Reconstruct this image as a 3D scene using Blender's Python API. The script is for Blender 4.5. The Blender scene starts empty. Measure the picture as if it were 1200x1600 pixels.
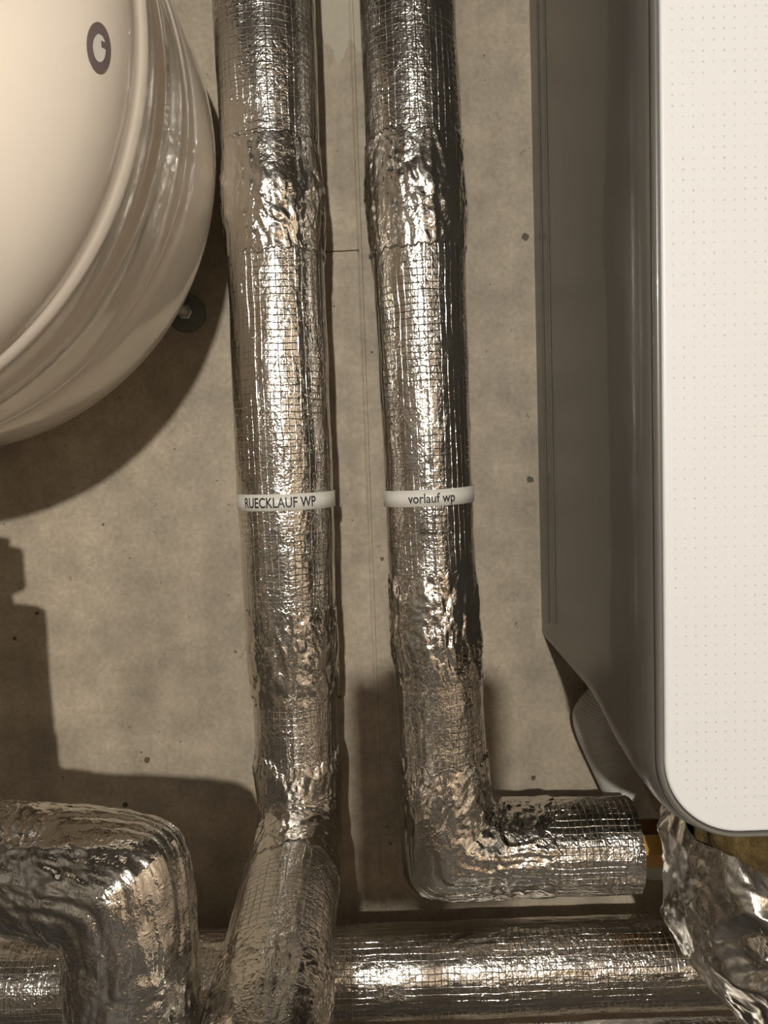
import bpy, bmesh, math
import numpy as np
from mathutils import Vector, Matrix

SC = bpy.context.scene
COL = SC.collection
PI = math.pi

# ------------------------------------------------------------------ camera
CAM_POS = (0.0, -1.0, 1.45)
pitch, roll = math.radians(4.3), math.radians(2.0)
fwd = Vector((0, math.cos(pitch), -math.sin(pitch)))
up0 = Vector((0, math.sin(pitch), math.cos(pitch)))
rt0 = Vector((1, 0, 0))
rt = rt0 * math.cos(roll) - up0 * math.sin(roll)
up = up0 * math.cos(roll) + rt0 * math.sin(roll)
cam_data = bpy.data.cameras.new('camera')
cam_data.sensor_fit = 'VERTICAL'
cam_data.sensor_height = 24.0
cam_data.lens = 24.0 * 1200.0 / 1600.0
cam_data.clip_start = 0.005
cam = bpy.data.objects.new('camera', cam_data)
COL.objects.link(cam)
bk = -fwd
cam.matrix_world = Matrix(((rt.x, up.x, bk.x, CAM_POS[0]), (rt.y, up.y, bk.y, CAM_POS[1]),
                           (rt.z, up.z, bk.z, CAM_POS[2]), (0, 0, 0, 1)))
SC.camera = cam

# ------------------------------------------------------------------ world, light, exposure
world = bpy.data.worlds.new('world')
SC.world = world
world.use_nodes = True
world.node_tree.nodes['Background'].inputs[0].default_value = (1.0, 0.9, 0.78, 1)
world.node_tree.nodes['Background'].inputs[1].default_value = 0.0
LAMP_POS = (-0.10, -2.95, 2.08)
LAMP_R = 0.032
LAMP_STRENGTH = 6650.0
LAMP_COLOR = (1.0, 0.955, 0.88)
SC.view_settings.view_transform = 'Standard'
SC.view_settings.look = 'None'
SC.view_settings.gamma = 1.0
SC.view_settings.use_curve_mapping = False
SC.view_settings.exposure = 0.0

# ------------------------------------------------------------------ helpers: objects
def link(name, mesh, mat=None, parent=None, smooth=True):
    o = bpy.data.objects.new(name, mesh)
    COL.objects.link(o)
    if mat is not None:
        mesh.materials.append(mat)
    if smooth and len(mesh.polygons):
        mesh.polygons.foreach_set('use_smooth', np.ones(len(mesh.polygons), dtype=bool))
    if parent is not None:
        o.parent = parent
        o.matrix_parent_inverse = Matrix.Translation(-root_pos(parent))
    return o

def root_pos(o):
    p = Vector((0, 0, 0))
    while o is not None:
        p = p + o.location
        o = o.parent if False else None
    return p

def thing(name, label, cat, loc=(0, 0, 0), group=None):
    o = bpy.data.objects.new(name, None)
    COL.objects.link(o)
    o.location = loc
    o.empty_display_size = 0.05
    o['label'] = label
    o['category'] = cat
    if group:
        o['group'] = group
    return o

def structure(o, label=None):
    o['kind'] = 'structure'
    if label:
        o['label'] = label
    return o

def bm_obj(name, bm, mat, parent=None, smooth=False):
    me = bpy.data.meshes.new(name)
    bm.normal_update()
    bm.to_mesh(me)
    bm.free()
    return link(name, me, mat, parent, smooth)

def add_box(bm, x0, x1, y0, y1, z0, z1, bevel=0.0):
    r = bmesh.ops.create_cube(bm, size=1.0)
    for v in r['verts']:
        v.co = Vector(((x0 + x1) / 2 + v.co.x * (x1 - x0), (y0 + y1) / 2 + v.co.y * (y1 - y0), (z0 + z1) / 2 + v.co.z * (z1 - z0)))
    if bevel > 0:
        es = list({e for v in r['verts'] for e in v.link_edges})
        bmesh.ops.bevel(bm, geom=es, offset=bevel, segments=2, affect='EDGES', profile=0.5)

def add_cyl(bm, p0, p1, r0, r1=None, seg=32, caps=True):
    p0, p1 = Vector(p0), Vector(p1)
    r1 = r0 if r1 is None else r1
    t = (p1 - p0).normalized()
    a = Vector((0, 0, 1)) if abs(t.z) < 0.9 else Vector((1, 0, 0))
    n = t.cross(a).normalized()
    b = t.cross(n)
    ra, rb = [], []
    for i in range(seg):
        th = 2 * PI * i / seg
        d = n * math.cos(th) + b * math.sin(th)
        ra.append(bm.verts.new(p0 + d * r0))
        rb.append(bm.verts.new(p1 + d * r1))
    for i in range(seg):
        j = (i + 1) % seg
        bm.faces.new((ra[i], ra[j], rb[j], rb[i]))
    if caps:
        bm.faces.new(ra[::-1])
        bm.faces.new(rb)

def grid_mesh(name, P, UV=None, closed_u=True):
    """P: (n_s, n_t, 3) vertex grid, t closed; UV: (n_s, n_t+1, 2) in metres."""
    ns, nt = P.shape[:2]
    nf = nt if closed_u else nt - 1
    i = np.arange(ns - 1)[:, None]
    j = np.arange(nf)[None, :]
    jn = (j + 1) % nt
    quads = np.stack([i * nt + j, i * nt + jn, (i + 1) * nt + jn, (i + 1) * nt + j], -1).reshape(-1, 4)
    me = bpy.data.meshes.new(name)
    me.vertices.add(ns * nt)
    me.vertices.foreach_set('co', P.reshape(-1).astype(np.float32))
    n = len(quads)
    me.loops.add(n * 4)
    me.loops.foreach_set('vertex_index', quads.reshape(-1).astype(np.int32))
    me.polygons.add(n)
    me.polygons.foreach_set('loop_start', (np.arange(n) * 4).astype(np.int32))
    me.polygons.foreach_set('loop_total', np.full(n, 4, dtype=np.int32))
    if UV is not None:
        ii = np.broadcast_to(i, (ns - 1, nf))
        jj = np.broadcast_to(j, (ns - 1, nf))
        uv = np.stack([UV[ii, jj], UV[ii, jj + 1], UV[ii + 1, jj + 1], UV[ii + 1, jj]], 2).reshape(-1)
        lay = me.uv_layers.new(name='metres')
        lay.data.foreach_set('uv', uv.astype(np.float32))
    me.update(calc_edges=True)
    me.validate()
    return me

# ------------------------------------------------------------------ helpers: noise
_rng = np.random.default_rng(7)
_perm = np.concatenate([_rng.permutation(256)] * 3)
_grad = _rng.normal(size=(256, 3))
_grad /= np.linalg.norm(_grad, axis=1)[:, None]

def perlin(p):
    pi = np.floor(p).astype(np.int64)
    pf = p - pi
    pi &= 255
    w = pf * pf * pf * (pf * (pf * 6 - 15) + 10)
    out = 0.0
    for dx in (0, 1):
        wx = w[..., 0] if dx else 1 - w[..., 0]
        hx = _perm[pi[..., 0] + dx]
        for dy in (0, 1):
            wy = w[..., 1] if dy else 1 - w[..., 1]
            hy = _perm[hx + pi[..., 1] + dy]
            for dz in (0, 1):
                wz = w[..., 2] if dz else 1 - w[..., 2]
                g = _grad[_perm[hy + pi[..., 2] + dz]]
                d = g[..., 0] * (pf[..., 0] - dx) + g[..., 1] * (pf[..., 1] - dy) + g[..., 2] * (pf[..., 2] - dz)
                out = out + wx * wy * wz * d
    return out * 1.5

def tri(x):
    return np.abs(x - np.floor(x) - 0.5) * 4 - 1        # triangle wave, -1..1, sharp folds

def crumple(q, f, seed=0.0, warp=0.5):
    """folded foil: facets bounded by sharp creases, about -1..1; q in metres, f in 1/m"""
    q = q * f + seed
    wq = q + warp * np.stack([perlin(q * 0.7 + 11.3), perlin(q * 0.7 + 37.1), perlin(q * 0.7 + 71.9)], -1)
    a = tri(perlin(wq) * 1.3 + 0.2)
    b = np.abs(perlin(wq * 2.1 + 5.7)) * 2 - 0.6
    c = tri(perlin(wq * 3.7 + 9.1) * 1.1)
    return 0.55 * a + 0.35 * b + 0.2 * c

# ------------------------------------------------------------------ helpers: foil tubes
def fillet_path(pts, radii, step=0.002):
    """polyline with rounded corners, resampled evenly. Returns (n,3) array and arc length."""
    pts = [Vector(p) for p in pts]
    out = [pts[0]]
    arcs = []
    for i in range(1, len(pts) - 1):
        a, b, c = pts[i - 1], pts[i], pts[i + 1]
        u, v = (a - b).normalized(), (c - b).normalized()
        ang = u.angle(v)
        r = radii[i - 1]
        if r <= 0 or abs(ang - PI) < 1e-3:
            out.append(b)
            continue
        d = r / math.tan(ang / 2)
        cen = b + (u + v).normalized() * (r / math.sin(ang / 2))
        s, e = b + u * d - cen, b + v * d - cen
        tot = s.angle(e)
        ax = s.cross(e).normalized()
        n = max(8, int(tot * r / step))
        arcs.append((cen, ax, s.copy(), tot, r))
        for k in range(n + 1):
            out.append(cen + Matrix.Rotation(tot * k / n, 3, ax) @ s)
    out.append(pts[-1])
    A = np.array([list(p) for p in out])
    seg = np.linalg.norm(np.diff(A, axis=0), axis=1)
    keep = np.concatenate([[True], seg > 1e-7])
    A = A[keep]
    S = np.concatenate([[0], np.cumsum(np.linalg.norm(np.diff(A, axis=0), axis=1))])
    bends = []
    for cen, ax, st, tot, r in arcs:
        p0 = np.array(cen + st)
        i0 = int(np.argmin(np.linalg.norm(A - p0, axis=1)))
        bends.append((np.array(cen), np.array(ax), S[i0], tot, r))
    return A, S, bends

def sample(path, s):
    A, S = path[:2]
    return np.stack([np.interp(s, S, A[:, k]) for k in range(3)], -1)

def foil_tube(name, path, s0, s1, rad, mat, parent, ref=(0, -1, 0), step=0.0017, nt=208, disp=None,
              ragged=0.0, seed=0.0, curl=0.0, kind=None, mitre=0.85):
    """A wrapped foil sleeve along path[s0..s1]. rad: number or list of (s, r). disp(q, s, th) -> metres.
    ragged: how uneven the cut ends are (m); curl: how far the end edges lift off (m)."""
    L = path[1][-1]
    ns = max(6, int((s1 - s0) / step))
    t = np.linspace(0, 1, ns + 1)
    th = np.linspace(0, 2 * PI, nt, endpoint=False)
    # frames on the centre line (parallel transport)
    sc = s0 + (s1 - s0) * t
    e = 1e-3
    Cn = sample(path, sc)
    T = sample(path, np.clip(sc + e, 0, L)) - sample(path, np.clip(sc - e, 0, L))
    T /= np.linalg.norm(T, axis=1)[:, None]
    N = np.zeros_like(T)
    n = np.array(ref, float)
    for k in range(len(T)):
        n = n - T[k] * (n @ T[k])
        n /= np.linalg.norm(n)
        N[k] = n
    B = np.cross(T, N)
    if np.isscalar(rad):
        r = np.full(ns + 1, float(rad))
    else:
        r = np.interp(sc, [a for a, _ in rad], [b for _, b in rad])
    ct, st = np.cos(th), np.sin(th)
    S2 = np.repeat(sc[:, None], nt, 1)
    if ragged > 0:                                        # uneven cut ends slide along the sleeve
        q0 = np.stack([ct * 2.2, st * 2.2, np.full(nt, seed + 3.3)], -1)
        q1 = np.stack([ct * 2.2, st * 2.2, np.full(nt, seed + 8.8)], -1)
        w0 = np.exp(-t * (s1 - s0) / 0.02)[:, None]
        w1 = np.exp(-(1 - t) * (s1 - s0) / 0.02)[:, None]
        sl = ragged * (perlin(q0) + 0.4 * tri(perlin(q0 * 2.3)))[None] * w0 + ragged * (perlin(q1) + 0.4 * tri(perlin(q1 * 2.3)))[None] * w1
    else:
        sl = np.zeros((ns + 1, nt))
    Q = np.stack([r[:, None] * ct[None], r[:, None] * st[None], S2 + sl], -1)
    D = disp(Q, S2, np.repeat(th[None], ns + 1, 0)) if disp else 0.0
    R = r[:, None] + D
    if curl > 0:
        for tt, sd in ((t, 1.7), (1 - t, 6.1)):
            qq = np.stack([ct * 4, st * 4, np.full(nt, seed + sd)], -1)
            R = R + curl * np.clip(perlin(qq) + 0.25, 0, 1)[None] * np.exp(-tt * (s1 - s0) / 0.008)[:, None]
    if ragged > 0:                                        # cut edge turned down onto what it wraps
        R[0] -= 0.004
        R[-1] -= 0.004
    P = Cn[:, None] + T[:, None] * sl[..., None] + (N[:, None] * ct[None, :, None] + B[:, None] * st[None, :, None]) * R[..., None]
    for cen, ax, sb, tot, rb in path[2]:                  # foil pulled into a blunt mitre round the bend
        if rb < 0.02 or rb > 0.1:
            continue
        ph = np.clip((sc - sb) / rb, 0, tot)
        n_ = 7.0
        a_ = np.where(ph < tot / 2, ph, tot - ph)
        k_ = (np.cos(ph) ** n_ * (ph < PI / 2) + np.clip(np.cos(tot - ph), 0, 1) ** n_) ** (-1 / n_)
        k_ = np.where((ph <= 0) | (ph >= tot), 1.0, k_)
        kk = (1 + mitre * (k_ - 1))[:, None, None]
        V = P - cen
        al = (V @ ax)[..., None] * ax
        P = cen + al + (V - al) * np.where(((ph > 0) & (ph < tot))[:, None, None], kk, 1.0)
    thx = np.linspace(0, 2 * PI, nt + 1)
    rm = float(np.mean(r))
    UV = np.stack([np.repeat((thx * rm)[None], ns + 1, 0), np.repeat(sc[:, None], nt + 1, 1)], -1)
    me = grid_mesh(name, P, UV)
    o = link(name, me, mat, parent)
    if kind:
        o['kind'] = kind
    return o

def d_jacket(seed, amp=1.0, seam=None, fine=1.0):
    """scrim jacket: broad dents, long shallow pleats and a small crinkle, with a lengthwise lap seam"""
    pipe = float(int(seed // 20) * 20)
    def f(q, s, th):
        d = 0.0014 * perlin(q * 14 + pipe)
        d = d + 0.00042 * amp * crumple(q * np.array([1, 1, 0.4]), 42, seed)
        d = d + 0.00017 * amp * fine * crumple(q, 130, seed + 4)
        if seam is not None:
            e = th - seam - 0.06 * perlin(np.stack([s * 18, s * 0, s * 0 + seed], -1))
            d = d + 0.0009 * (1 / (1 + np.exp(-np.clip(e * 90, -40, 40))))* (1 - 1 / (1 + np.exp(-np.clip((e - 1.6) * 60, -40, 40))))
        return d
    return f

def d_tape(seed, amp=1.0, pleat=0.0):
    pipe = float(int(seed // 20) * 20)
    """plain foil tape pulled tight over a joint: larger folds, lengthwise puckers"""
    def f(q, s, th):
        d = 0.0014 * perlin(q * 14 + pipe) + 0.0007
        base = d
        d = d + 0.0014 * amp * crumple(q * np.array([1, 1, 0.5]), 30, seed, 0.9)
        d = d + 0.00042 * amp * crumple(q, 80, seed + 3, 0.8)
        sp = np.clip(perlin(q * 22 + seed + 9) * 2.2 - 0.2, 0, 1)           # tight clusters of sharp folds
        d = d + 0.0013 * amp * sp * crumple(q * np.array([1, 1, 0.6]), 62, seed + 6, 1.0)
        if pleat:
            qq = np.stack([q[..., 0] * 95, q[..., 1] * 95, q[..., 2] * 14 + seed], -1)
            d = d + 0.55 * pleat * (np.abs(perlin(qq)) * 2 - 0.5)
        e = np.minimum(s - s.min(), s.max() - s)
        w = 1 - 0.65 * np.exp(-e / 0.007)
        return base + (d - base) * w
    return f

# ------------------------------------------------------------------ helpers: materials
def new_mat(name):
    m = bpy.data.materials.new(name)
    m.use_nodes = True
    nt = m.node_tree
    b = nt.nodes['Principled BSDF']
    return m, nt, b

def N(nt, typ, **kw):
    n = nt.nodes.new(typ)
    for k, v in kw.items():
        setattr(n, k, v)
    return n

def math_n(nt, op, a, b=None, c=None, clamp=False):
    n = N(nt, 'ShaderNodeMath', operation=op, use_clamp=clamp)
    for i, v in enumerate((a, b, c)):
        if v is None:
            continue
        if isinstance(v, (int, float)):
            n.inputs[i].default_value = v
        else:
            nt.links.new(v, n.inputs[i])
    return n.outputs[0]

def ramp(nt, fac, stops, interp='LINEAR'):
    n = N(nt, 'ShaderNodeValToRGB')
    n.color_ramp.interpolation = interp
    el = n.color_ramp.elements
    while len(el) < len(stops):
        el.new(0.5)
    for e, (p, c) in zip(el, stops):
        e.position = p
        e.color = c if len(c) == 4 else (*c, 1)
    nt.links.new(fac, n.inputs[0])
    return n.outputs[0]

def noise(nt, vec, scale, detail=4, rough=0.55, dist=0.0):
    n = N(nt, 'ShaderNodeTexNoise')
    n.inputs['Scale'].default_value = scale
    n.inputs['Detail'].default_value = detail
    n.inputs['Roughness'].default_value = rough
    n.inputs['Distortion'].default_value = dist
    nt.links.new(vec, n.inputs['Vector'])
    return n.outputs['Fac']

def mapping(nt, vec, scale=(1, 1, 1), loc=(0, 0, 0)):
    n = N(nt, 'ShaderNodeMapping')
    n.inputs['Scale'].default_value = scale
    n.inputs['Location'].default_value = loc
    nt.links.new(vec, n.inputs['Vector'])
    return n.outputs[0]

def mixc(nt, fac, a, b, typ='MIX'):
    n = N(nt, 'ShaderNodeMix', data_type='RGBA', blend_type=typ)
    for i, v in ((0, fac), (6, a), (7, b)):
        if isinstance(v, (int, float)):
            n.inputs[i].default_value = v
        elif isinstance(v, tuple):
            n.inputs[i].default_value = v if len(v) == 4 else (*v, 1)
        else:
            nt.links.new(v, n.inputs[i])
    return n.outputs[2]

def bump(nt, height, strength, distance, prev=None):
    n = N(nt, 'ShaderNodeBump')
    n.inputs['Strength'].default_value = strength
    n.inputs['Distance'].default_value = distance
    nt.links.new(height, n.inputs['Height'])
    if prev is not None:
        nt.links.new(prev, n.inputs['Normal'])
    return n.outputs[0]

def coords(nt, which='Object'):
    return N(nt, 'ShaderNodeTexCoord').outputs[which]

def simple(name, col, rough=0.5, metal=0.0, coat=0.0, bump_s=0.0, bump_scale=60, spec=0.5):
    m, nt, b = new_mat(name)
    v = coords(nt)
    f = noise(nt, v, 8, 4)
    c2 = tuple(x * 0.88 for x in col)
    nt.links.new(mixc(nt, f, (*c2, 1), (*col, 1)), b.inputs['Base Color'])
    b.inputs['Roughness'].default_value = rough
    b.inputs['Metallic'].default_value = metal
    b.inputs['Coat Weight'].default_value = coat
    b.inputs['Specular IOR Level'].default_value = spec
    if bump_s:
        nt.links.new(bump(nt, noise(nt, v, bump_scale, 4), bump_s, 0.002), b.inputs['Normal'])
    return m

def foil_mat(name, scrim=True, base=(0.80, 0.775, 0.73), rough=0.15, pitch=0.0075, crinkle=1.0):
    m, nt, b = new_mat(name)
    b.inputs['Metallic'].default_value = 1.0
    v = coords(nt)
    uv = coords(nt, 'UV')
    # slight tarnish, glue haze
    f = noise(nt, v, 22, 5, 0.6)
    nt.links.new(mixc(nt, f, tuple(x * 0.86 for x in base), base), b.inputs['Base Color'])
    rr = noise(nt, v, 60, 3)
    nt.links.new(math_n(nt, 'MULTIPLY_ADD', rr, 0.14, rough - 0.06), b.inputs['Roughness'])
    # fine crinkle: pillowed cells plus small folds
    vo = N(nt, 'ShaderNodeTexVoronoi', feature='DISTANCE_TO_EDGE')
    vo.inputs['Scale'].default_value = 210
    vo.inputs['Randomness'].default_value = 1.0
    vw = N(nt, 'ShaderNodeVectorMath', operation='ADD')
    nz = N(nt, 'ShaderNodeTexNoise')
    nz.inputs['Scale'].default_value = 120
    nt.links.new(v, nz.inputs['Vector'])
    sc = N(nt, 'ShaderNodeVectorMath', operation='SCALE')
    sc.inputs['Scale'].default_value = 0.006
    nt.links.new(nz.outputs['Color'], sc.inputs[0])
    nt.links.new(v, vw.inputs[0])
    nt.links.new(sc.outputs[0], vw.inputs[1])
    nt.links.new(vw.outputs[0], vo.inputs['Vector'])
    n1 = noise(nt, vw.outputs[0], 150, 2, 0.5, 0.4)
    fold = math_n(nt, 'ABSOLUTE', math_n(nt, 'SUBTRACT', n1, 0.5))
    area = math_n(nt, 'MULTIPLY_ADD', noise(nt, v, 26, 2), 2.6, -0.75, clamp=True)
    cell = math_n(nt, 'MINIMUM', vo.outputs['Distance'], 0.25)
    h = math_n(nt, 'ADD', math_n(nt, 'MULTIPLY', cell, 0.9), math_n(nt, 'MULTIPLY', fold, 2.2))
    h = math_n(nt, 'MULTIPLY', h, math_n(nt, 'MULTIPLY_ADD', area, 0.8, 0.25))
    nrm = bump(nt, h, 1.0, 0.00065 * crinkle)
    if scrim:
        sx = N(nt, 'ShaderNodeSeparateXYZ')
        # threads wander a little
        wob = N(nt, 'ShaderNodeTexNoise')
        wob.inputs['Scale'].default_value = 30
        nt.links.new(uv, wob.inputs['Vector'])
        ws = N(nt, 'ShaderNodeVectorMath', operation='SCALE')
        ws.inputs['Scale'].default_value = 0.004
        nt.links.new(wob.outputs['Color'], ws.inputs[0])
        wa = N(nt, 'ShaderNodeVectorMath', operation='ADD')
        nt.links.new(uv, wa.inputs[0])
        nt.links.new(ws.outputs[0], wa.inputs[1])
        nt.links.new(wa.outputs[0], sx.inputs[0])
        hs = []
        for k in (0, 1):
            p = math_n(nt, 'PINGPONG', sx.outputs[k], pitch / 2)
            d = math_n(nt, 'DIVIDE', p, 0.0006)
            hs.append(math_n(nt, 'SUBTRACT', 1.0, math_n(nt, 'SMOOTH_MIN', d, 1.0, 0.3), clamp=True))
        g = math_n(nt, 'MAXIMUM', hs[0], hs[1])
        gm = math_n(nt, 'MULTIPLY_ADD', noise(nt, v, 16, 3), 4.5, -1.7, clamp=True)
        g = math_n(nt, 'MULTIPLY', g, math_n(nt, 'MULTIPLY_ADD', gm, 0.82, 0.18))
        nrm = bump(nt, g, 1.0, 0.00045, nrm)
    nt.links.new(nrm, b.inputs['Normal'])
    return m

def concrete_mat(name, base=(0.345, 0.292, 0.218), wall=True):
    m, nt, b = new_mat(name)
    v = coords(nt)
    f1 = noise(nt, v, 3.2, 6, 0.6)
    f2 = noise(nt, v, 18, 6, 0.65)
    f3 = noise(nt, mapping(nt, v, (14, 14, 0.8)), 1.0, 5, 0.6)        # vertical formwork streaks
    f4 = noise(nt, v, 160, 3, 0.6)
    col = mixc(nt, ramp(nt, f1, [(0.3, (0, 0, 0)), (0.7, (1, 1, 1))]), tuple(x * 0.78 for x in base), tuple(x * 1.16 for x in base))
    col = mixc(nt, ramp(nt, f2, [(0.35, (0, 0, 0)), (0.65, (1, 1, 1))]), mixc(nt, 1.0, col, (0.80, 0.805, 0.81), 'MULTIPLY'), mixc(nt, 1.0, col, (1.15, 1.14, 1.13), 'MULTIPLY'))
    col = mixc(nt, 0.5, col, mixc(nt, 1.0, col, ramp(nt, f3, [(0.3, (0.7, 0.7, 0.7)), (0.7, (1.15, 1.15, 1.15))]), 'MULTIPLY'))
    col = mixc(nt, 0.45, col, mixc(nt, 1.0, col, ramp(nt, f4, [(0.3, (0.7, 0.7, 0.7)), (0.7, (1.25, 1.25, 1.25))]), 'MULTIPLY'))
    # pinholes, each its own size
    pin_h = None
    for scale, thr in ((75, 0.05), (31, 0.075), (10, 0.05)):
        vo = N(nt, 'ShaderNodeTexVoronoi', feature='F1')
        vo.inputs['Scale'].default_value = scale
        wn = N(nt, 'ShaderNodeTexNoise')
        wn.inputs['Scale'].default_value = scale * 5
        nt.links.new(v, wn.inputs['Vector'])
        nt.links.new(mixc(nt, 0.16 / scale, v, wn.outputs['Color']), vo.inputs['Vector'])
        sel = N(nt, 'ShaderNodeSeparateColor')
        nt.links.new(vo.outputs['Color'], sel.inputs[0])
        size = math_n(nt, 'MULTIPLY', math_n(nt, 'POWER', sel.outputs[0], 3.0), thr * 2)
        inside = math_n(nt, 'MULTIPLY', math_n(nt, 'SUBTRACT', size, vo.outputs['Distance']), 60.0, clamp=True)
        col = mixc(nt, inside, col, mixc(nt, 1.0, col, (0.25, 0.24, 0.22), 'MULTIPLY'))
        pin_h = inside if pin_h is None else math_n(nt, 'MAXIMUM', pin_h, inside)
    # flaky shallow pits and pale lime flecks
    fl = noise(nt, v, 38, 3, 0.55, 0.8)
    pit = ramp(nt, fl, [(0.715, (0, 0, 0)), (0.735, (1, 1, 1))])
    col = mixc(nt, math_n(nt, 'MULTIPLY', pit, 0.5), col, mixc(nt, 1.0, col, (0.45, 0.44, 0.42), 'MULTIPLY'))
    lime = ramp(nt, noise(nt, mapping(nt, v, (70, 70, 48), (3, 1, 7)), 1.0, 5, 0.7, 0.5), [(0.66, (0, 0, 0)), (0.76, (1, 1, 1))])
    col = mixc(nt, math_n(nt, 'MULTIPLY', lime, 0.5), col, mixc(nt, 1.0, col, (1.5, 1.5, 1.5), 'MULTIPLY'))
    pin_h = math_n(nt, 'MAXIMUM', pin_h, math_n(nt, 'MULTIPLY', pit, 0.6))
    if wall:
        # chalky efflorescence ring and smoothed mortar patch above the joint between the pipes
        sx = N(nt, 'ShaderNodeSeparateXYZ')
        nt.links.new(v, sx.inputs[0])
        edge = noise(nt, mapping(nt, v, (60, 60, 14)), 1.0, 4)
        zz = math_n(nt, 'MULTIPLY_ADD', edge, 0.07, math_n(nt, 'SUBTRACT', sx.outputs['Z'], 1.985))
        inx = math_n(nt, 'MULTIPLY', math_n(nt, 'SUBTRACT', 0.05, math_n(nt, 'ABSOLUTE', math_n(nt, 'ADD', sx.outputs['X'], 0.045))), 300.0, clamp=True)
        pm = math_n(nt, 'MULTIPLY', math_n(nt, 'MULTIPLY', zz, 400.0, clamp=True), inx)
        col = mixc(nt, math_n(nt, 'MULTIPLY', pm, 0.75), col, (0.36, 0.335, 0.26))
    nt.links.new(col, b.inputs['Base Color'])
    b.inputs['Roughness'].default_value = 0.62
    b.inputs['Specular IOR Level'].default_value = 0.3
    hh = math_n(nt, 'SUBTRACT', math_n(nt, 'MULTIPLY_ADD', f4, 0.10, math_n(nt, 'MULTIPLY', f2, 0.35)), pin_h)
    nt.links.new(bump(nt, hh, 0.5, 0.0016), b.inputs['Normal'])
    return m

M_FOIL = foil_mat('scrim_foil', True)
M_TAPE = foil_mat('plain_foil_tape', False, rough=0.12, crinkle=0.8)
M_WRAP = foil_mat('loose_foil_wrap', False, rough=0.15, crinkle=0.3)
M_CONC = concrete_mat('concrete')
M_CONC2 = concrete_mat('concrete_plain', (0.10, 0.088, 0.07), wall=False)
M_PLASTER = simple('warm_plaster', (0.08, 0.067, 0.053), 0.8, bump_s=0.2, bump_scale=90)
M_PEACH = simple('peach_limewash', (0.52, 0.42, 0.32), 0.8, bump_s=0.2, bump_scale=90)
M_CEIL = simple('ceiling_paint', (0.07, 0.062, 0.051), 0.85)
M_FLOOR = simple('grey_screed', (0.06, 0.054, 0.046), 0.7, bump_s=0.2)
M_BRASS = simple('brass', (0.62, 0.38, 0.13), 0.28, 1.0)
M_STEEL = simple('zinc_steel', (0.60, 0.59, 0.56), 0.3, 1.0)
M_WASHER = simple('dull_zinc_washer', (0.17, 0.185, 0.165), 0.45, 0.6)
M_DARK = simple('dark_rubber_foam', (0.018, 0.016, 0.013), 0.9, bump_s=0.5)
M_BLACK = simple('black_plastic', (0.012, 0.012, 0.012), 0.45)
M_GREY = simple('grey_coated_sheet', (0.105, 0.098, 0.083), 0.33, 0.0, coat=0.25)
M_GREY2 = simple('grey_bezel', (0.15, 0.138, 0.12), 0.28, 0.0, coat=0.5)
M_GAP = simple('painted_gap_shade', (0.03, 0.027, 0.022), 0.7)
M_HOSE = simple('grey_hose_plastic', (0.46, 0.44, 0.39), 0.38)
M_LABEL = simple('white_label_tape', (0.70, 0.67, 0.60), 0.35, coat=0.1)
M_INK = simple('black_print', (0.02, 0.02, 0.022), 0.5)
M_RING = simple('mauve_grey_print', (0.17, 0.13, 0.125), 0.4)
M_DOOR = simple('oak_door', (0.36, 0.27, 0.185), 0.5)

def wool_mat():
    m, nt, b = new_mat('mineral_wool')
    v = coords(nt)
    f = noise(nt, v, 55, 6, 0.7)
    nt.links.new(ramp(nt, f, [(0.3, (0.05, 0.028, 0.008)), (0.55, (0.13, 0.085, 0.024)), (0.75, (0.24, 0.17, 0.055))]), b.inputs['Base Color'])
    b.inputs['Roughness'].default_value = 0.95
    nt.links.new(bump(nt, noise(nt, v, 240, 4, 0.7), 0.9, 0.004), b.inputs['Normal'])
    return m
M_WOOL = wool_mat()

def vessel_mat():
    m, nt, b = new_mat('cream_enamel_under_film')
    v = coords(nt)
    f = noise(nt, v, 5, 4)
    nt.links.new(mixc(nt, f, (0.77, 0.685, 0.58), (0.80, 0.72, 0.615)), b.inputs['Base Color'])
    b.inputs['Roughness'].default_value = 0.27
    b.inputs['Coat Weight'].default_value = 1.0
    b.inputs['Coat Roughness'].default_value = 0.03
    h = noise(nt, mapping(nt, v, (90, 45, 90)), 1.0, 3, 0.6, 0.6)      # clinging film ripples
    h2 = noise(nt, v, 11, 2)
    nn = bump(nt, h, 0.7, 0.0007)
    nn = bump(nt, h2, 0.25, 0.004, nn)
    nt.links.new(nn, b.inputs['Coat Normal'])
    nt.links.new(bump(nt, h2, 0.1, 0.003), b.inputs['Normal'])
    return m
M_VESSEL = vessel_mat()

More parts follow.
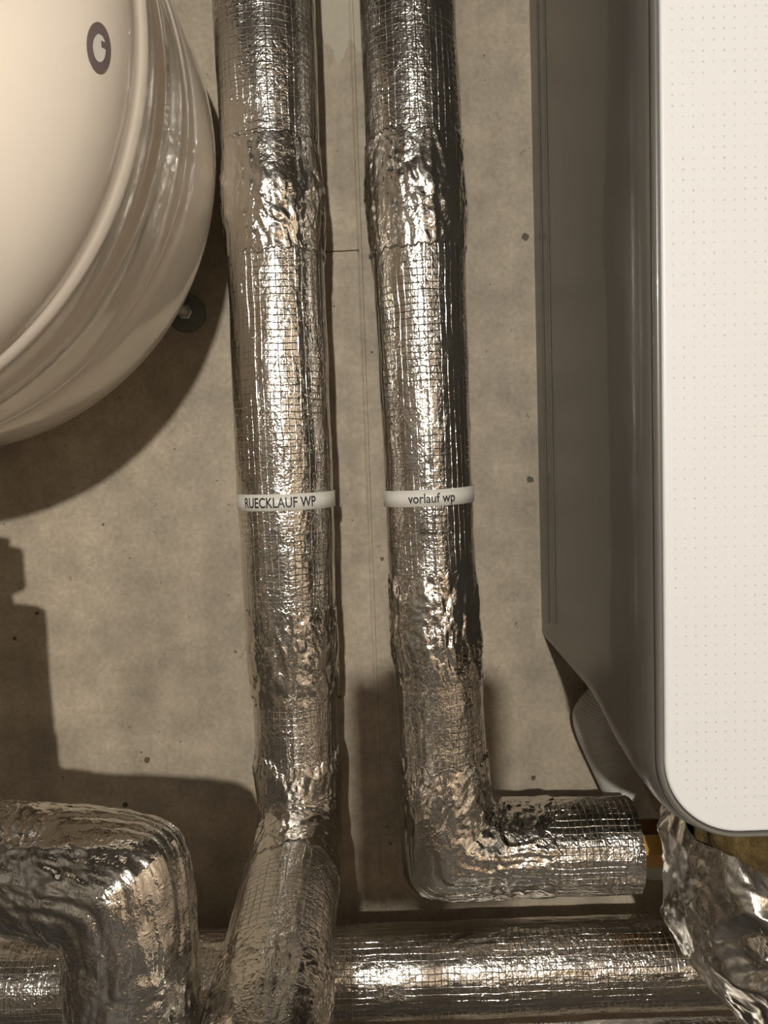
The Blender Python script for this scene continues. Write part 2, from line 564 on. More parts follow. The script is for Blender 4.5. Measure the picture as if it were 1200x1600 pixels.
PANEL_X0, PANEL_Z0 = 0.2150, 1.1400
def panel_mat():
    m, nt, b = new_mat('white_dotted_front')
    v = coords(nt)
    sx = N(nt, 'ShaderNodeSeparateXYZ')
    nt.links.new(v, sx.inputs[0])
    p = 0.0077
    ux = math_n(nt, 'SUBTRACT', math_n(nt, 'PINGPONG', math_n(nt, 'SUBTRACT', sx.outputs['X'], PANEL_X0 + 0.0095), p / 2), 0.0)
    uz = math_n(nt, 'PINGPONG', math_n(nt, 'SUBTRACT', sx.outputs['Z'], PANEL_Z0 + 0.0135), p / 2)
    d = math_n(nt, 'SQRT', math_n(nt, 'ADD', math_n(nt, 'MULTIPLY', ux, ux), math_n(nt, 'MULTIPLY', uz, uz)))
    dot = math_n(nt, 'MULTIPLY', math_n(nt, 'SUBTRACT', 0.00105, d), 2500.0, clamp=True)
    mx = math_n(nt, 'MULTIPLY', math_n(nt, 'SUBTRACT', sx.outputs['X'], PANEL_X0 + 0.006), 900.0, clamp=True)
    # no dots in the rounded corner
    cx = math_n(nt, 'SUBTRACT', PANEL_X0 + 0.058, sx.outputs['X'])
    cz = math_n(nt, 'SUBTRACT', PANEL_Z0 + 0.062, sx.outputs['Z'])
    cx = math_n(nt, 'MAXIMUM', cx, 0.0)
    cz = math_n(nt, 'MAXIMUM', cz, 0.0)
    rr = math_n(nt, 'SQRT', math_n(nt, 'ADD', math_n(nt, 'MULTIPLY', cx, cx), math_n(nt, 'MULTIPLY', cz, cz)))
    mc = math_n(nt, 'MULTIPLY', math_n(nt, 'SUBTRACT', 0.051, rr), 900.0, clamp=True)
    fade = math_n(nt, 'MULTIPLY_ADD', noise(nt, v, 70, 2), 1.6, -0.35, clamp=True)
    dot = math_n(nt, 'MULTIPLY', math_n(nt, 'MULTIPLY', dot, math_n(nt, 'MULTIPLY', mx, mc)), fade)
    f = noise(nt, v, 3, 3)
    col = mixc(nt, f, (0.665, 0.665, 0.66), (0.695, 0.695, 0.69))
    col = mixc(nt, dot, col, (0.46, 0.44, 0.395))
    nt.links.new(col, b.inputs['Base Color'])
    b.inputs['Roughness'].default_value = 0.42
    nt.links.new(bump(nt, math_n(nt, 'SUBTRACT', 1.0, dot), 0.4, 0.0005), b.inputs['Normal'])
    return m
M_PANEL = panel_mat()

def emis_mat():
    m, nt, b = new_mat('lamp_glow')
    b.inputs['Base Color'].default_value = (0.9, 0.9, 0.9, 1)
    b.inputs['Emission Color'].default_value = (*LAMP_COLOR, 1)
    b.inputs['Emission Strength'].default_value = LAMP_STRENGTH
    return m
M_GLOW = emis_mat()

# ------------------------------------------------------------------ the room
RX0, RX1, RY0, ZC = -1.7, 1.6, -3.7, 2.45
# back wall: cast concrete with a sunk vertical board strip and a raised fin between the pipes
prof = [(RX0, 0.0), (-0.3, 0.0), (-0.0885, 0.0), (-0.0865, 0.003), (-0.066, 0.0045), (-0.0560, 0.0035), (-0.0435, 0.0042), (-0.0345, 0.0028), (-0.0225, 0.0025),
        (-0.0195, 0.0008), (-0.0175, 0.0008), (-0.0160, 0.0022), (-0.002, 0.0012), (0.0045, 0.0), (0.3, 0.0), (RX1, 0.0)]
bm = bmesh.new()
zs = [0.0, 0.7, 1.2, 1.7075, 1.7085, 1.7105, 1.7115, 2.0, ZC]
rows = []
for z in zs:
    row = []
    for (x, y) in prof:
        yy = y
        if z in (1.7085, 1.7105) and -0.0865 <= x <= -0.0205:
            yy = y + 0.004                                     # horizontal board joint
        row.append(bm.verts.new((x, yy, z)))
    rows.append(row)
for a, b_ in zip(rows[:-1], rows[1:]):
    for k in range(len(prof) - 1):
        bm.faces.new((a[k], a[k + 1], b_[k + 1], b_[k]))
bv = [bm.verts.new((x, 0.12, z)) for x, z in ((RX0, 0), (RX1, 0), (RX1, ZC), (RX0, ZC))]
bm.faces.new(bv[::-1])
structure(bm_obj('wall_back', bm, M_CONC), 'raw concrete wall behind the foil-wrapped pipes')
for nm, box, mt in (('wall_left', (RX0 - 0.12, RX0, RY0, 0.12, 0, ZC), M_CONC2), ('wall_right', (RX1, RX1 + 0.12, RY0, 0.12, 0, ZC), M_PEACH),
                    ('wall_rear', (RX0 - 0.12, RX1 + 0.12, RY0 - 0.12, RY0, 0, ZC), M_PLASTER),
                    ('floor', (RX0 - 0.12, RX1 + 0.12, RY0 - 0.12, 0.12, -0.12, 0), M_FLOOR), ('ceiling', (RX0 - 0.12, RX1 + 0.12, RY0 - 0.12, 0.12, ZC, ZC + 0.12), M_CEIL)):
    bm = bmesh.new()
    add_box(bm, *box)
    structure(bm_obj(nm, bm, mt))
bm = bmesh.new()
add_box(bm, 0.25, 1.10, RY0 + 0.001, RY0 + 0.045, 0.0, 2.02, 0.004)
dr = structure(bm_obj('door_1', bm, M_DOOR))
bm = bmesh.new()
add_cyl(bm, (0.34, RY0 + 0.045, 1.03), (0.34, RY0 + 0.095, 1.03), 0.011, seg=16)
add_cyl(bm, (0.335, RY0 + 0.09, 1.03), (0.46, RY0 + 0.09, 1.03), 0.009, seg=16)
bm_obj('door_handle', bm, M_STEEL, dr, True)

# pendant lamp that lights the room (above and behind the camera)
lp = thing('pendant_lamp', 'bare bulb hanging on a short black cord from the ceiling, behind the viewer', 'lamp', LAMP_POS)
bm = bmesh.new()
bmesh.ops.create_uvsphere(bm, u_segments=24, v_segments=14, radius=LAMP_R)
bmesh.ops.translate(bm, verts=bm.verts, vec=LAMP_POS)
bm_obj('bulb', bm, M_GLOW, lp, True)
bm = bmesh.new()
add_cyl(bm, (LAMP_POS[0], LAMP_POS[1], LAMP_POS[2] + LAMP_R * 0.9), (LAMP_POS[0], LAMP_POS[1], LAMP_POS[2] + 0.10), 0.018, 0.022, 20)
bm_obj('lamp_socket', bm, M_BLACK, lp, True)
bm = bmesh.new()
add_cyl(bm, (LAMP_POS[0], LAMP_POS[1], LAMP_POS[2] + 0.10), (LAMP_POS[0], LAMP_POS[1], ZC - 0.03), 0.004, seg=10)
bm_obj('cord', bm, M_BLACK, lp, True)
bm = bmesh.new()
add_cyl(bm, (LAMP_POS[0], LAMP_POS[1], ZC - 0.03), (LAMP_POS[0], LAMP_POS[1], ZC), 0.05, seg=24)
bm_obj('ceiling_rose', bm, M_BLACK, lp, True)

# ------------------------------------------------------------------ expansion vessel
VX, VZ, VR = -0.494, 1.790, 0.322
ves = thing('expansion_vessel', 'large cream drum-shaped expansion vessel with ridged rim on the wall at upper left', 'tank', (VX, 0, VZ))
pr = [(0.030, 0.10), (0.034, 0.17), (0.046, 0.235), (0.066, 0.28), (0.090, 0.307), (0.110, 0.3185), (0.126, 0.3222), (0.15, 0.3232), (0.18, 0.3232), (0.21, 0.3222), (0.2345, 0.3200),
      (0.2365, 0.3180), (0.2385, 0.3180), (0.2405, 0.3208), (0.2440, 0.3222), (0.2475, 0.3208), (0.2505, 0.3190), (0.27, 0.3196), (0.29, 0.3196), (0.3165, 0.3190),
      (0.3185, 0.3204), (0.3230, 0.3232), (0.3275, 0.3222), (0.3305, 0.3190), (0.345, 0.3190), (0.366, 0.3185), (0.3685, 0.3200), (0.3735, 0.3240), (0.3790, 0.3240), (0.3840, 0.3205), (0.3870, 0.3185)]
for k in range(1, 31):
    tt = k / 30.0
    a = tt * PI / 2
    h = 0.387 + 0.155 * math.sin(a)
    pr.append((h, 0.3185 * max(0.0, math.cos(a)) ** 0.92 if k < 30 else 0.002))
# denser rings between the stations so the shading follows the beads
hh = [p[0] for p in pr]
nt_v = 300
TH = np.linspace(0, 2 * PI, nt_v, endpoint=False)
PP = np.zeros((len(pr), nt_v, 3))
for i, (h, r) in enumerate(pr):
    PP[i, :, 0] = VX + r * np.cos(TH)
    PP[i, :, 1] = -h
    PP[i, :, 2] = VZ + r * np.sin(TH)
link('shell', grid_mesh('shell', PP), M_VESSEL, ves)
bm = bmesh.new()
add_cyl(bm, (VX, 0, VZ), (VX, -0.032, VZ), 0.11, seg=48)
bm_obj('mounting_plate', bm, M_GREY, ves)
# printed ring on the side of the drum: lies on the shell
def on_shell(hc, ang, du, dv, lift):
    """du along the rim (m), dv towards the front (m)"""
    h = hc + dv
    r = float(np.interp(h, hh, [p[1] for p in pr])) + lift
    a = math.radians(ang) + du / VR
    return Vector((VX + r * math.cos(a), -h, VZ + r * math.sin(a)))
RH, RA = 0.431, -8.5
bm = bmesh.new()
nseg = 56
inn, out_ = [], []
for k in range(nseg):
    a = 2 * PI * k / nseg
    out_.append(bm.verts.new(on_shell(RH, RA, 0.0178 * math.cos(a), 0.0090 * math.sin(a), 0.0007)))
    inn.append(bm.verts.new(on_shell(RH, RA, 0.0098 * math.cos(a), 0.0050 * math.sin(a), 0.0007)))
for k in range(nseg):
    j = (k + 1) % nseg
    bm.faces.new((inn[k], inn[j], out_[j], out_[k]))
q = [bm.verts.new(on_shell(RH, RA, u, v_, 0.0008)) for u, v_ in ((0.002, -0.0053), (0.0062, -0.0044), (0.0058, -0.0006), (0.0015, -0.0012))]
bm.faces.new(q)
bm_obj('ring_emblem', bm, M_RING, ves)
bm = bmesh.new()
c0 = [bm.verts.new(on_shell(RH, RA, 0.0099 * math.cos(2 * PI * k / nseg), 0.0052 * math.sin(2 * PI * k / nseg), 0.0004)) for k in range(nseg)]
bm.faces.new(c0)
bm_obj('emblem_centre', bm, M_LABEL, ves)

# wall anchor beside the vessel
AX, AZ = -0.2435, 1.6385
an = thing('wall_anchor', 'large grey washer with nut and threaded rod on the concrete behind the cream vessel', 'bolt', (AX, 0, AZ))
bm = bmesh.new()
segs = 48
ro = [[], [], [], []]
for k in range(segs):
    a = 2 * PI * k / segs
    for i, (r, y) in enumerate(((0.0245, 0.0), (0.0245, -0.0022), (0.0238, -0.003), (0.006, -0.003))):
        ro[i].append(bm.verts.new((AX + r * math.cos(a), y, AZ + r * math.sin(a))))
for i in range(3):
    for k in range(segs):
        j = (k + 1) % segs
        bm.faces.new((ro[i][k], ro[i][j], ro[i + 1][j], ro[i + 1][k]))
bm_obj('washer', bm, M_WASHER, an)
bm = bmesh.new()
add_cyl(bm, (AX, -0.003, AZ), (AX, -0.011, AZ), 0.0098, seg=6)
add_cyl(bm, (AX, -0.011, AZ), (AX, -0.0118, AZ), 0.0085, 0.007, seg=18)
bm_obj('nut', bm, M_STEEL, an)
rp = np.array([(0.0052 if k % 2 else 0.0045, -0.0035 - 0.0006 * k) for k in range(60)])
PP = np.zeros((61, 20, 3))
t20 = np.linspace(0, 2 * PI, 20, endpoint=False)
for i, (r, y) in enumerate(rp):
    PP[i] = np.stack([AX + r * np.cos(t20), np.full(20, y), AZ + r * np.sin(t20)], -1)
PP[60] = np.stack([np.full(20, AX), np.full(20, rp[-1][1] - 0.0005), np.full(20, AZ)], -1)
link('threaded_rod', grid_mesh('threaded_rod', PP), simple('zinc_painted_shine', (0.75, 0.74, 0.70), 0.3, 0.3), an)  # pale base colour stands in for the rod's specular shine

# ------------------------------------------------------------------ lettering wrapped on a pipe
def label_on_pipe(parent, cx, cy, z, r, text, height, a0, a1, text_a0, text_w, cap, tilt=0.0):
    """label strip and print around a vertical pipe; angles in degrees from the side facing the viewer, + to the right"""
    n = 60
    A = np.radians(np.linspace(a0, a1, n))
    P = np.zeros((4, n, 3))
    for i, (dz, rr) in enumerate(((-height / 2, r - 0.0003), (-height / 2, r), (height / 2, r), (height / 2, r - 0.0003))):
        P[i, :, 0] = cx + rr * np.sin(A)
        P[i, :, 1] = cy - rr * np.cos(A)
        P[i, :, 2] = z + dz + tilt * A * r
    lab = link('label_strip', grid_mesh('label_strip', P, closed_u=False), M_LABEL, parent, smooth=False)
    cu = bpy.data.curves.new('print', 'FONT')
    cu.body = text
    cu.size = 1.0
    cu.offset = 0.018
    cu.resolution_u = 4
    to = bpy.data.objects.new('print', cu)
    COL.objects.link(to)
    dg = bpy.context.evaluated_depsgraph_get()
    me = bpy.data.meshes.new_from_object(to.evaluated_get(dg))
    bpy.data.objects.remove(to)
    bpy.data.curves.remove(cu)
    bmt = bmesh.new()
    bmt.from_mesh(me)
    xs = [v.co.x for v in bmt.verts]
    x0, x1 = min(xs), max(xs)
    capz = 0.70                                               # capital height of the built-in font at size 1
    for e in range(2):                                        # enough edges to follow the curve
        long_e = [e_ for e_ in bmt.edges if e_.calc_length() > 0.08]
        bmesh.ops.subdivide_edges(bmt, edges=long_e, cuts=1)
    bmesh.ops.triangulate(bmt, faces=bmt.faces)
    for v in bmt.verts:
        w = (v.co.x - x0) / (x1 - x0) * text_w
        a = math.radians(text_a0) + w / r
        hz = v.co.y / capz * cap - cap / 2
        v.co = Vector((cx + (r + 0.0003) * math.sin(a), cy - (r + 0.0003) * math.cos(a), z + hz + tilt * a * r))
    me2 = bpy.data.meshes.new('lettering')
    bmt.to_mesh(me2)
    bmt.free()
    lt = link('lettering', me2, M_INK, lab, smooth=False)
    lt.matrix_parent_inverse = Matrix.Identity(4)
    return lab

# ------------------------------------------------------------------ return pipe (left): down the wall, then out towards the viewer, then down
H1 = 0.100
X1 = -0.114
ret = thing('insulated_pipe', 'left vertical foil-wrapped pipe labelled RUECKLAUF WP, bending forward at the bottom', 'pipe', (X1, -H1, 1.0), 'foil-wrapped heating pipes')
pth = fillet_path([(X1, -H1, ZC), (X1, -H1, 1.005), (-0.110, -0.455, 0.985), (-0.110, -0.455, 0.30)], [0.056, 0.062])
LZ = lambda z: ZC - z                                          # arc length on the straight vertical part
foil_tube('foil_jacket', pth, 0.0, LZ(1.235), [(0, .0565), (LZ(1.9), .0565), (LZ(1.78), .0550), (LZ(1.70), .0545), (LZ(1.45), .0555), (LZ(1.30), .0535), (LZ(1.22), .0515)], M_FOIL, ret,
          disp=d_jacket(1.0, 1.0, seam=0.35))
foil_tube('tape_band', pth, LZ(1.800), LZ(1.675), [(LZ(1.80), .0554), (LZ(1.775), .0566), (LZ(1.745), .0588), (LZ(1.71), .0580), (LZ(1.69), .0558), (LZ(1.675), .0548)], M_TAPE, ret, disp=d_tape(2.0, 1.0, 0.0016), ragged=0.008, seed=2.0, curl=0.0010)
foil_tube('tape_band', pth, LZ(1.278), LZ(1.165), [(LZ(1.278), .0530), (LZ(1.23), .0532), (LZ(1.165), .0506)], M_TAPE, ret, disp=d_tape(5.0, 1.1, 0.0014), ragged=0.010, seed=5.0, curl=0.0010)
foil_tube('foil_jacket', pth, LZ(1.20), LZ(1.055), [(LZ(1.20), .0502), (LZ(1.06), .0495)], M_FOIL, ret, disp=d_jacket(6.0, 1.2, seam=5.6))
sB = LZ(1.055)
foil_tube('elbow_wrap', pth, sB - 0.045, sB + 0.15, [(sB - 0.045, .0500), (sB - 0.03, .0528), (sB - 0.01, .0512), (sB + 0.005, .0502), (sB + 0.03, .0492), (sB + 0.15, .0511)], M_TAPE, ret, disp=d_tape(8.0, 1.0, 0.0016), ragged=0.012, seed=8.0, curl=0.0010)
foil_tube('foil_jacket', pth, sB + 0.12, sB + 0.32, 0.0508, M_FOIL, ret, disp=d_jacket(9.0, 1.0, seam=0.4))
foil_tube('elbow_wrap', pth, sB + 0.275, sB + 0.52, [(sB + .27, .0525), (sB + .52, .0525)], M_TAPE, ret, disp=d_tape(12.0, 1.2, 0.0008), ragged=0.014, seed=12.0, curl=0.0010)
foil_tube('foil_jacket', pth, sB + 0.50, pth[1][-1], 0.0510, M_FOIL, ret, disp=d_jacket(13.0), step=0.004, nt=96)
label_on_pipe(ret, X1, -H1, 1.401, 0.0572, 'RUECKLAUF WP', 0.0185, -100, 96, -46, 0.0875, 0.0112, tilt=0.0)

# ------------------------------------------------------------------ supply pipe (middle): down the wall, then to the right
sup = thing('insulated_pipe', 'middle vertical foil-wrapped pipe labelled vorlauf wp, turning right at its foot', 'pipe', (0.055, -H1, 0.98), 'foil-wrapped heating pipes')
pth = fillet_path([(0.040, -H1, ZC), (0.0535, -H1, 1.36), (0.0625, -0.118, 0.979), (0.280, -0.120, 0.979)], [0.0, 0.068])
LZ = lambda z: ZC - z
foil_tube('foil_jacket', pth, 0.0, LZ(1.255), [(0, .0535), (LZ(1.9), .0535), (LZ(1.78), .0545), (LZ(1.70), .0535), (LZ(1.45), .0505), (LZ(1.30), .0505), (LZ(1.25), .0510)], M_FOIL, sup,
          disp=d_jacket(21.0, 1.0, seam=4.9))
foil_tube('tape_band', pth, LZ(1.80), LZ(1.675), [(LZ(1.80), .0548), (LZ(1.775), .0556), (LZ(1.745), .0578), (LZ(1.71), .0572), (LZ(1.69), .0550), (LZ(1.675), .0538)], M_TAPE, sup, disp=d_tape(22.0, 1.0, 0.0016), ragged=0.008, seed=22.0, curl=0.0010)
foil_tube('tape_band', pth, LZ(1.310), LZ(1.185), [(LZ(1.31), .0509), (LZ(1.29), .0518), (LZ(1.23), .0545), (LZ(1.20), .0522), (LZ(1.185), .0514)], M_TAPE, sup, disp=d_tape(25.0, 1.2, 0.0016), ragged=0.012, seed=25.0, curl=0.0010)
foil_tube('foil_jacket', pth, LZ(1.215), LZ(1.055), [(LZ(1.215), .0512), (LZ(1.06), .0512)], M_FOIL, sup, disp=d_jacket(26.0, 1.5, seam=0.9, fine=1.4))
sE = LZ(1.06)
foil_tube('elbow_wrap', pth, sE - 0.035, sE + 0.175, [(sE - 0.035, .0514), (sE, .0530), (sE + 0.06, .0555), (sE + 0.175, .0545)], M_TAPE, sup, disp=d_tape(28.0, 1.35, 0.0006), ragged=0.012, seed=28.0, mitre=1.0, curl=0.0010)
foil_tube('foil_jacket', pth, sE + 0.13, pth[1][-1], 0.0535, M_FOIL, sup, disp=d_jacket(29.0, 1.3, seam=0.7, fine=1.3))
bm = bmesh.new()
add_cyl(bm, (0.273, -0.120, 0.979), (0.2775, -0.120, 0.979), 0.0525, seg=48)
bm_obj('end_face', bm, M_DARK, sup)
bm = bmesh.new()
add_cyl(bm, (0.277, -0.120, 0.979), (0.288, -0.120, 0.979), 0.020, seg=32)
add_cyl(bm, (0.286, -0.120, 0.979), (0.312, -0.120, 0.979), 0.0285, seg=8)
add_cyl(bm, (0.312, -0.120, 0.979), (0.338, -0.120, 0.979), 0.0245, seg=32)
bm_obj('brass_union', bm, M_BRASS, sup)
label_on_pipe(sup, 0.0530, -H1, 1.400, 0.0530, 'vorlauf wp', 0.0185, -95, 96, -29, 0.0545, 0.0105, tilt=0.02)

# ------------------------------------------------------------------ bottom-left pipe: riser outside the frame, across to the right, then down
elb = thing('insulated_pipe', 'fat foil-wrapped pipe elbow at lower left, coming in from the left and turning down', 'pipe', (-0.218, -0.395, 0.0), 'foil-wrapped heating pipes')
pth = fillet_path([(-0.462, -0.320, 1.345), (-0.462, -0.320, 1.108), (-0.2215, -0.395, 1.108), (-0.2215, -0.395, 0.0)], [0.056, 0.056])
LA = 1.345 - 1.108
foil_tube('foil_jacket', pth, 0.0, LA - 0.06, 0.050, M_FOIL, elb, disp=d_jacket(41.0), step=0.003, nt=120)
foil_tube('elbow_wrap', pth, LA - 0.09, LA + 0.06, 0.0525, M_TAPE, elb, disp=d_tape(42.0, 1.2), ragged=0.01, seed=42.0, curl=0.0010)
foil_tube('foil_jacket', pth, LA + 0.03, LA + 0.17, 0.0515, M_FOIL, elb, disp=d_jacket(43.0, 1.3, seam=1.3))
foil_tube('elbow_wrap', pth, LA + 0.125, LA + 0.305, [(LA + .12, .0530), (LA + .2, .0535), (LA + .305, .0545)], M_TAPE, elb, disp=d_tape(45.0, 1.35, 0.0006), ragged=0.014, seed=45.0, curl=0.0010)
foil_tube('foil_jacket', pth, LA + 0.27, pth[1][-1], 0.0535, M_FOIL, elb, disp=d_jacket(46.0, 1.2, seam=0.8), step=0.003)
bm = bmesh.new()
add_cyl(bm, (-0.462, -0.320, 1.340), (-0.462, -0.320, 1.376), 0.017, 0.012, seg=32)
add_cyl(bm, (-0.462, -0.320, 1.376), (-0.462, -0.320, 1.420), 0.029, seg=8)
add_cyl(bm, (-0.462, -0.320, 1.420), (-0.462, -0.320, 1.434), 0.014, seg=32)
bm_obj('valve_body', bm, M_BRASS, elb)
bm = bmesh.new()
add_cyl(bm, (-0.462, -0.320, 1.332), (-0.462, -0.320, 1.340), 0.0485, seg=48)
bm_obj('end_face', bm, M_DARK, elb)

# ------------------------------------------------------------------ horizontal pipes along the bottom
hp = thing('insulated_pipe', 'horizontal foil-wrapped pipe along the wall at the bottom, behind the forward-bending pipe', 'pipe', (0.0, -0.10, 0.818), 'foil-wrapped heating pipes')
pth = fillet_path([(-1.69, -0.10, 0.8175), (1.59, -0.10, 0.8175)], [])
foil_tube('foil_jacket', pth, 0.0, 1.10, 0.0505, M_FOIL, hp, ref=(0, -1, 0), disp=d_jacket(51.0), step=0.005, nt=96)
foil_tube('foil_jacket', pth, 1.10, 2.35, 0.0515, M_FOIL, hp, ref=(0, -1, 0), disp=d_jacket(52.0, 1.3, seam=0.8, fine=1.3), step=0.0022)
foil_tube('foil_jacket', pth, 2.35, pth[1][-1], 0.0505, M_FOIL, hp, ref=(0, -1, 0), disp=d_jacket(53.0), step=0.005, nt=96)
lp2 = thing('insulated_pipe', 'lowest foil-wrapped horizontal pipe, only its top edge showing at the bottom right', 'pipe', (0.0, -0.25, 0.77), 'foil-wrapped heating pipes')
pth = fillet_path([(-1.69, -0.235, 0.772), (1.59, -0.235, 0.792)], [])
foil_tube('foil_jacket', pth, 0.0, 1.30, 0.0505, M_FOIL, lp2, ref=(0, -1, 0), disp=d_jacket(61.0), step=0.005, nt=96)
foil_tube('foil_jacket', pth, 1.30, 2.40, 0.0515, M_FOIL, lp2, ref=(0, -1, 0), disp=d_jacket(62.0, 1.2, seam=0.8, fine=1.3), step=0.003, nt=140)
foil_tube('foil_jacket', pth, 2.40, pth[1][-1], 0.0505, M_FOIL, lp2, ref=(0, -1, 0), disp=d_jacket(63.0), step=0.005, nt=96)

# ------------------------------------------------------------------ wrapped pump at the lower right
PX, PY = 0.392, -0.262
pump = thing('wrapped_pump', 'pump bundled in crumpled foil with yellow wool poking out, under the white-fronted cabinet', 'pump', (PX, PY, 0.88))
def pump_shell():
    """crumpled foil sheet: flat facets between sharp creases"""
    rng = np.random.default_rng(11)
    npt, nz = 30, 12
    bm = bmesh.new()
    rows = []
    for i in range(nz):
        t = i / (nz - 1)
        row = []
        for j in range(npt):
            inner = 0 < i < nz - 1
            tj = t + (rng.uniform(-0.42, 0.42) / (nz - 1) if inner else 0)
            th = 2 * PI * (j + 0.5 * (i % 2) + rng.uniform(-0.38, 0.38)) / npt
            z = float(np.interp(tj, [0, 0.16, 0.42, 1.0], [0.882, 0.890, 0.955, 1.086]))
            r = float(np.interp(tj, [0, 0.16, 0.42, 0.8, 1.0], [0.030, 0.074, 0.115, 0.1175, 0.112]))
            z += max(0.0, (tj - 0.45) / 0.55) ** 1.5 * (-0.027 + 0.026 * math.cos(th - 2.6) + (0.008 * rng.uniform(-1, 1) if i == nz - 1 else 0))
            r += rng.normal() * 0.0046 * (1.0 if i > 2 else 0.5)
            row.append(bm.verts.new((PX + r * math.cos(th), PY + r * math.sin(th), z)))
        rows.append(row)
    for i in range(nz - 1):
        for j in range(npt):
            k = (j + 1) % npt
            a, b_, c, d = rows[i][j], rows[i][k], rows[i + 1][k], rows[i + 1][j]
            if i % 2:
                bm.faces.new((a, b_, c)); bm.faces.new((a, c, d))
            else:
                bm.faces.new((a, b_, d)); bm.faces.new((b_, c, d))
    bm.faces.new(rows[0][::-1])
    bmesh.ops.triangulate(bm, faces=bm.faces)
    bmesh.ops.subdivide_edges(bm, edges=bm.edges, cuts=7, use_grid_fill=True)
    for k in range(2):
        bmesh.ops.smooth_vert(bm, verts=[v for v in bm.verts if not v.is_boundary], factor=0.5, use_axis_x=True, use_axis_y=True, use_axis_z=True)
    co = np.array([v.co for v in bm.verts])
    cen = co - np.array([PX, PY, 0])
    nrm_ = cen * np.array([1, 1, 0])
    nrm_ /= np.maximum(np.linalg.norm(nrm_, axis=1), 1e-4)[:, None]
    d = 0.0016 * crumple(cen, 26, 2.0, 0.9) + 0.0006 * crumple(cen, 70, 5.0, 0.8)
    for v, c in zip(bm.verts, co + nrm_ * d[:, None]):
        v.co = c
    return bm
bm_obj('foil_wrap', pump_shell(), M_WRAP, pump, True)
t = np.linspace(0, 1, 60)
th = np.linspace(0, 2 * PI, 120, endpoint=False)
zz = np.interp(t, [0, 0.55, 0.8, 1.0], [0.95, 1.085, 1.112, 1.117])
rr = np.interp(t, [0, 0.55, 0.8, 0.92, 1.0], [0.092, 0.096, 0.086, 0.050, 0.002])
Q = np.stack([rr[:, None] * np.cos(th), rr[:, None] * np.sin(th), np.repeat(zz[:, None], 120, 1)], -1)
D = 0.008 * perlin(Q * 30) + 0.004 * perlin(Q * 75)
W = np.clip(rr / 0.05, 0.05, 1)[:, None]
link('wool_lining', grid_mesh('wool_lining', np.stack([PX + (rr[:, None] + D * W) * np.cos(th), PY + (rr[:, None] + D * W) * np.sin(th), Q[..., 2] + 0.4 * D * W], -1)), M_WOOL, pump)

# ------------------------------------------------------------------ wall cabinet (heat pump unit) at the right
cab = thing('wall_cabinet', 'grey wall-hung cabinet with white dotted front panel filling the right edge', 'cabinet', (0.47, 0, 1.14))
CX1, CZ1 = 0.760, 2.10
def rrect(x0, x1, z0, z1, r, n=14, rt_=None):
    """rounded rectangle outline, starting on the left side, counter-clockwise seen from the viewer"""
    pts = []
    rs = [r, r, r if rt_ is None else rt_, r if rt_ is None else rt_]
    cs = [(x0 + r, z0 + r, PI), (x1 - r, z0 + r, 1.5 * PI), (x1 - rs[2], z1 - rs[2], 0), (x0 + rs[3], z1 - rs[3], 0.5 * PI)]
    for (cx, cz, a0), rr_ in zip(cs, rs):
        for k in range(n + 1):
            a = a0 + k * PI / 2 / n
            pts.append((cx + rr_ * math.cos(a), cz + rr_ * math.sin(a)))
    return np.array(pts)
# housing: sections (distance from wall, inset, bottom level, corner radius)
secs = [(0.000, 0.0, 1.196, 0.016), (0.040, 0.0, 1.195, 0.018), (0.12, 0.0, 1.192, 0.022), (0.20, 0.0, 1.186, 0.030), (0.25, 0.0, 1.170, 0.044), (0.30, 0.0, 1.146, 0.058), (0.345, 0.0, 1.132, 0.069),
        (0.372, 0.0, 1.1275, 0.0735), (0.379, 0.0004, 1.1276, 0.0733), (0.386, 0.0014, 1.1283, 0.0726), (0.392, 0.0029, 1.1293, 0.0715), (0.397, 0.0048, 1.1306, 0.070), (0.400, 0.0068, 1.132, 0.069), (0.4012, 0.0085, 1.134, 0.068)]
PP = []
for (h, ins, zb, r) in secs:
    o = rrect(0.203 + ins, CX1 - ins, zb, CZ1 - ins, r)
    PP.append(np.stack([o[:, 0], np.full(len(o), -h), o[:, 1]], -1))
PP = np.array(PP)
hs_ = link('housing', grid_mesh('housing', PP), M_GREY, cab)
# bezel: rounded ridge frame round the front
def ring_loft(name, rows, mat, parent):
    return link(name, grid_mesh(name, np.array([np.stack([o[:, 0], np.full(len(o), -h), o[:, 1]], -1) for (o, h) in rows])), mat, parent)
def off(d, h):
    return (rrect(0.203 + d, CX1 - d, 1.1275 + d * 0.9, CZ1 - d, max(0.0735 - d, 0.01)), h)
ring_loft('bezel', [off(0.0072, 0.4030), off(0.0070, 0.4050), off(0.0076, 0.4072), off(0.0086, 0.4086), off(0.0100, 0.4092), off(0.0114, 0.4086), off(0.0122, 0.4070), off(0.0124, 0.4030)], M_GREY2, cab)
ring_loft('dark_gap_strip', [off(0.0118, 0.4030), off(0.0122, 0.4058), off(0.0134, 0.4062), off(0.0150, 0.4050)], M_GAP, cab)  # near-black strip painted in for the shade of the panel gap
fp = rrect(PANEL_X0 + 0.0006, CX1 - 0.0126, PANEL_Z0, CZ1 - 0.0126, 0.060, 20)
bm = bmesh.new()
rows = []
cxy = fp.mean(0)
for ins, h in ((0.0, 0.400), (0.0, 0.4075), (0.0004, 0.4086), (0.0012, 0.4094), (0.0024, 0.4098)):
    o = rrect(PANEL_X0 + 0.0006 + ins, CX1 - 0.0126 - ins, PANEL_Z0 + ins, CZ1 - 0.0126 - ins, 0.060 - ins, 20)
    rows.append([bm.verts.new((p[0], -h, p[1])) for p in o])
n = len(rows[0])
for a, b_ in zip(rows[:-1], rows[1:]):
    for k in range(n):
        bm.faces.new((a[k], a[(k + 1) % n], b_[(k + 1) % n], b_[k]))
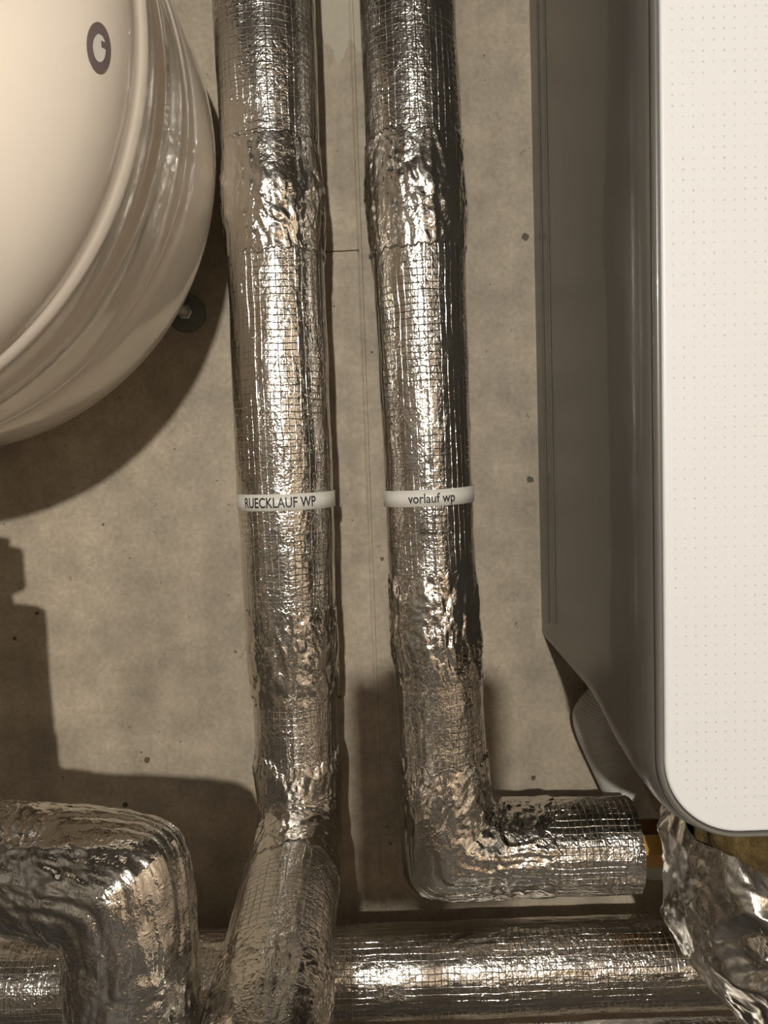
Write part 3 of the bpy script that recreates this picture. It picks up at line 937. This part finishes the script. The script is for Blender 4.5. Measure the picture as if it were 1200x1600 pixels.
bm.faces.new(rows[-1])
bm_obj('front_panel', bm, M_PANEL, cab)
for h, zb in ((0.046, 1.232), (0.083, 1.238)):                 # pressed lines on the side sheet
    P = []
    for dh, dx in ((-0.0016, 0.0002), (-0.0008, -0.0012), (0.0, -0.0016), (0.0008, -0.0012), (0.0016, 0.0002)):
        P.append([(0.203 + dx, -(h + dh), zb), (0.203 + dx, -(h + dh), CZ1 - 0.03)])
    o = link('side_rib', grid_mesh('side_rib', np.array(P), closed_u=False), M_GREY, cab)
bm = bmesh.new()
add_box(bm, 0.23, 0.70, -0.395, -0.001, 1.205, 1.215)
bm_obj('base_plate', bm, M_GREY, cab)

# ------------------------------------------------------------------ corrugated hose under the cabinet
hose = thing('corrugated_hose', 'short light grey corrugated hose curving out from under the cabinet behind the pipe', 'hose', (0.30, -0.03, 1.0))
pth = fillet_path([(0.345, -0.034, 0.90), (0.300, -0.034, 1.000), (0.255, -0.034, 1.105), (0.335, -0.045, 1.180), (0.335, -0.05, 1.206)], [0.2, 0.06, 0.02])
Lh = pth[1][-1]
def d_hose(q, s, th):
    return 0.0008 * np.abs(np.sin(s * PI / 0.0032))
foil_tube('hose_tube', pth, 0.0, Lh, 0.0255, M_HOSE, hose, step=0.00055, nt=40, disp=d_hose)

# ------------------------------------------------------------------ tripod with a phone, added unseen to cast the shadow of hands and phone
tp = thing('phone_shadow_stand', 'added black tripod with phone and grips, unseen, casting the shadow of a hand-held phone', 'tripod', (-0.01, -1.10, 0))
bm = bmesh.new()
add_box(bm, -0.046, 0.032, -1.075, -1.066, 1.345, 1.500, 0.003)
bm_obj('phone', bm, M_BLACK, tp)
bm = bmesh.new()
add_box(bm, -0.072, -0.046, -1.09, -1.05, 1.34, 1.488, 0.010)
bm_obj('grip', bm, M_BLACK, tp)  # side blocks added to widen the cast shadow to hand width
bm = bmesh.new()
add_box(bm, 0.032, 0.058, -1.09, -1.05, 1.34, 1.488, 0.010)
bm_obj('grip', bm, M_BLACK, tp)
bm = bmesh.new()
add_box(bm, -0.075, 0.061, -1.092, -1.05, 1.29, 1.342, 0.008)
bm_obj('clamp', bm, M_BLACK, tp)
bm = bmesh.new()
add_cyl(bm, (-0.007, -1.075, 0.72), (-0.007, -1.075, 1.30), 0.016, seg=20)
bm_obj('column', bm, M_BLACK, tp, True)
for k in range(3):
    a = 2 * PI * k / 3 - PI / 2
    bm = bmesh.new()
    add_cyl(bm, (-0.007, -1.075, 0.80), (-0.007 + 0.33 * math.cos(a), -1.075 + 0.33 * math.sin(a), 0.0), 0.014, 0.010, 16)
    bm_obj('leg', bm, M_BLACK, tp, True)
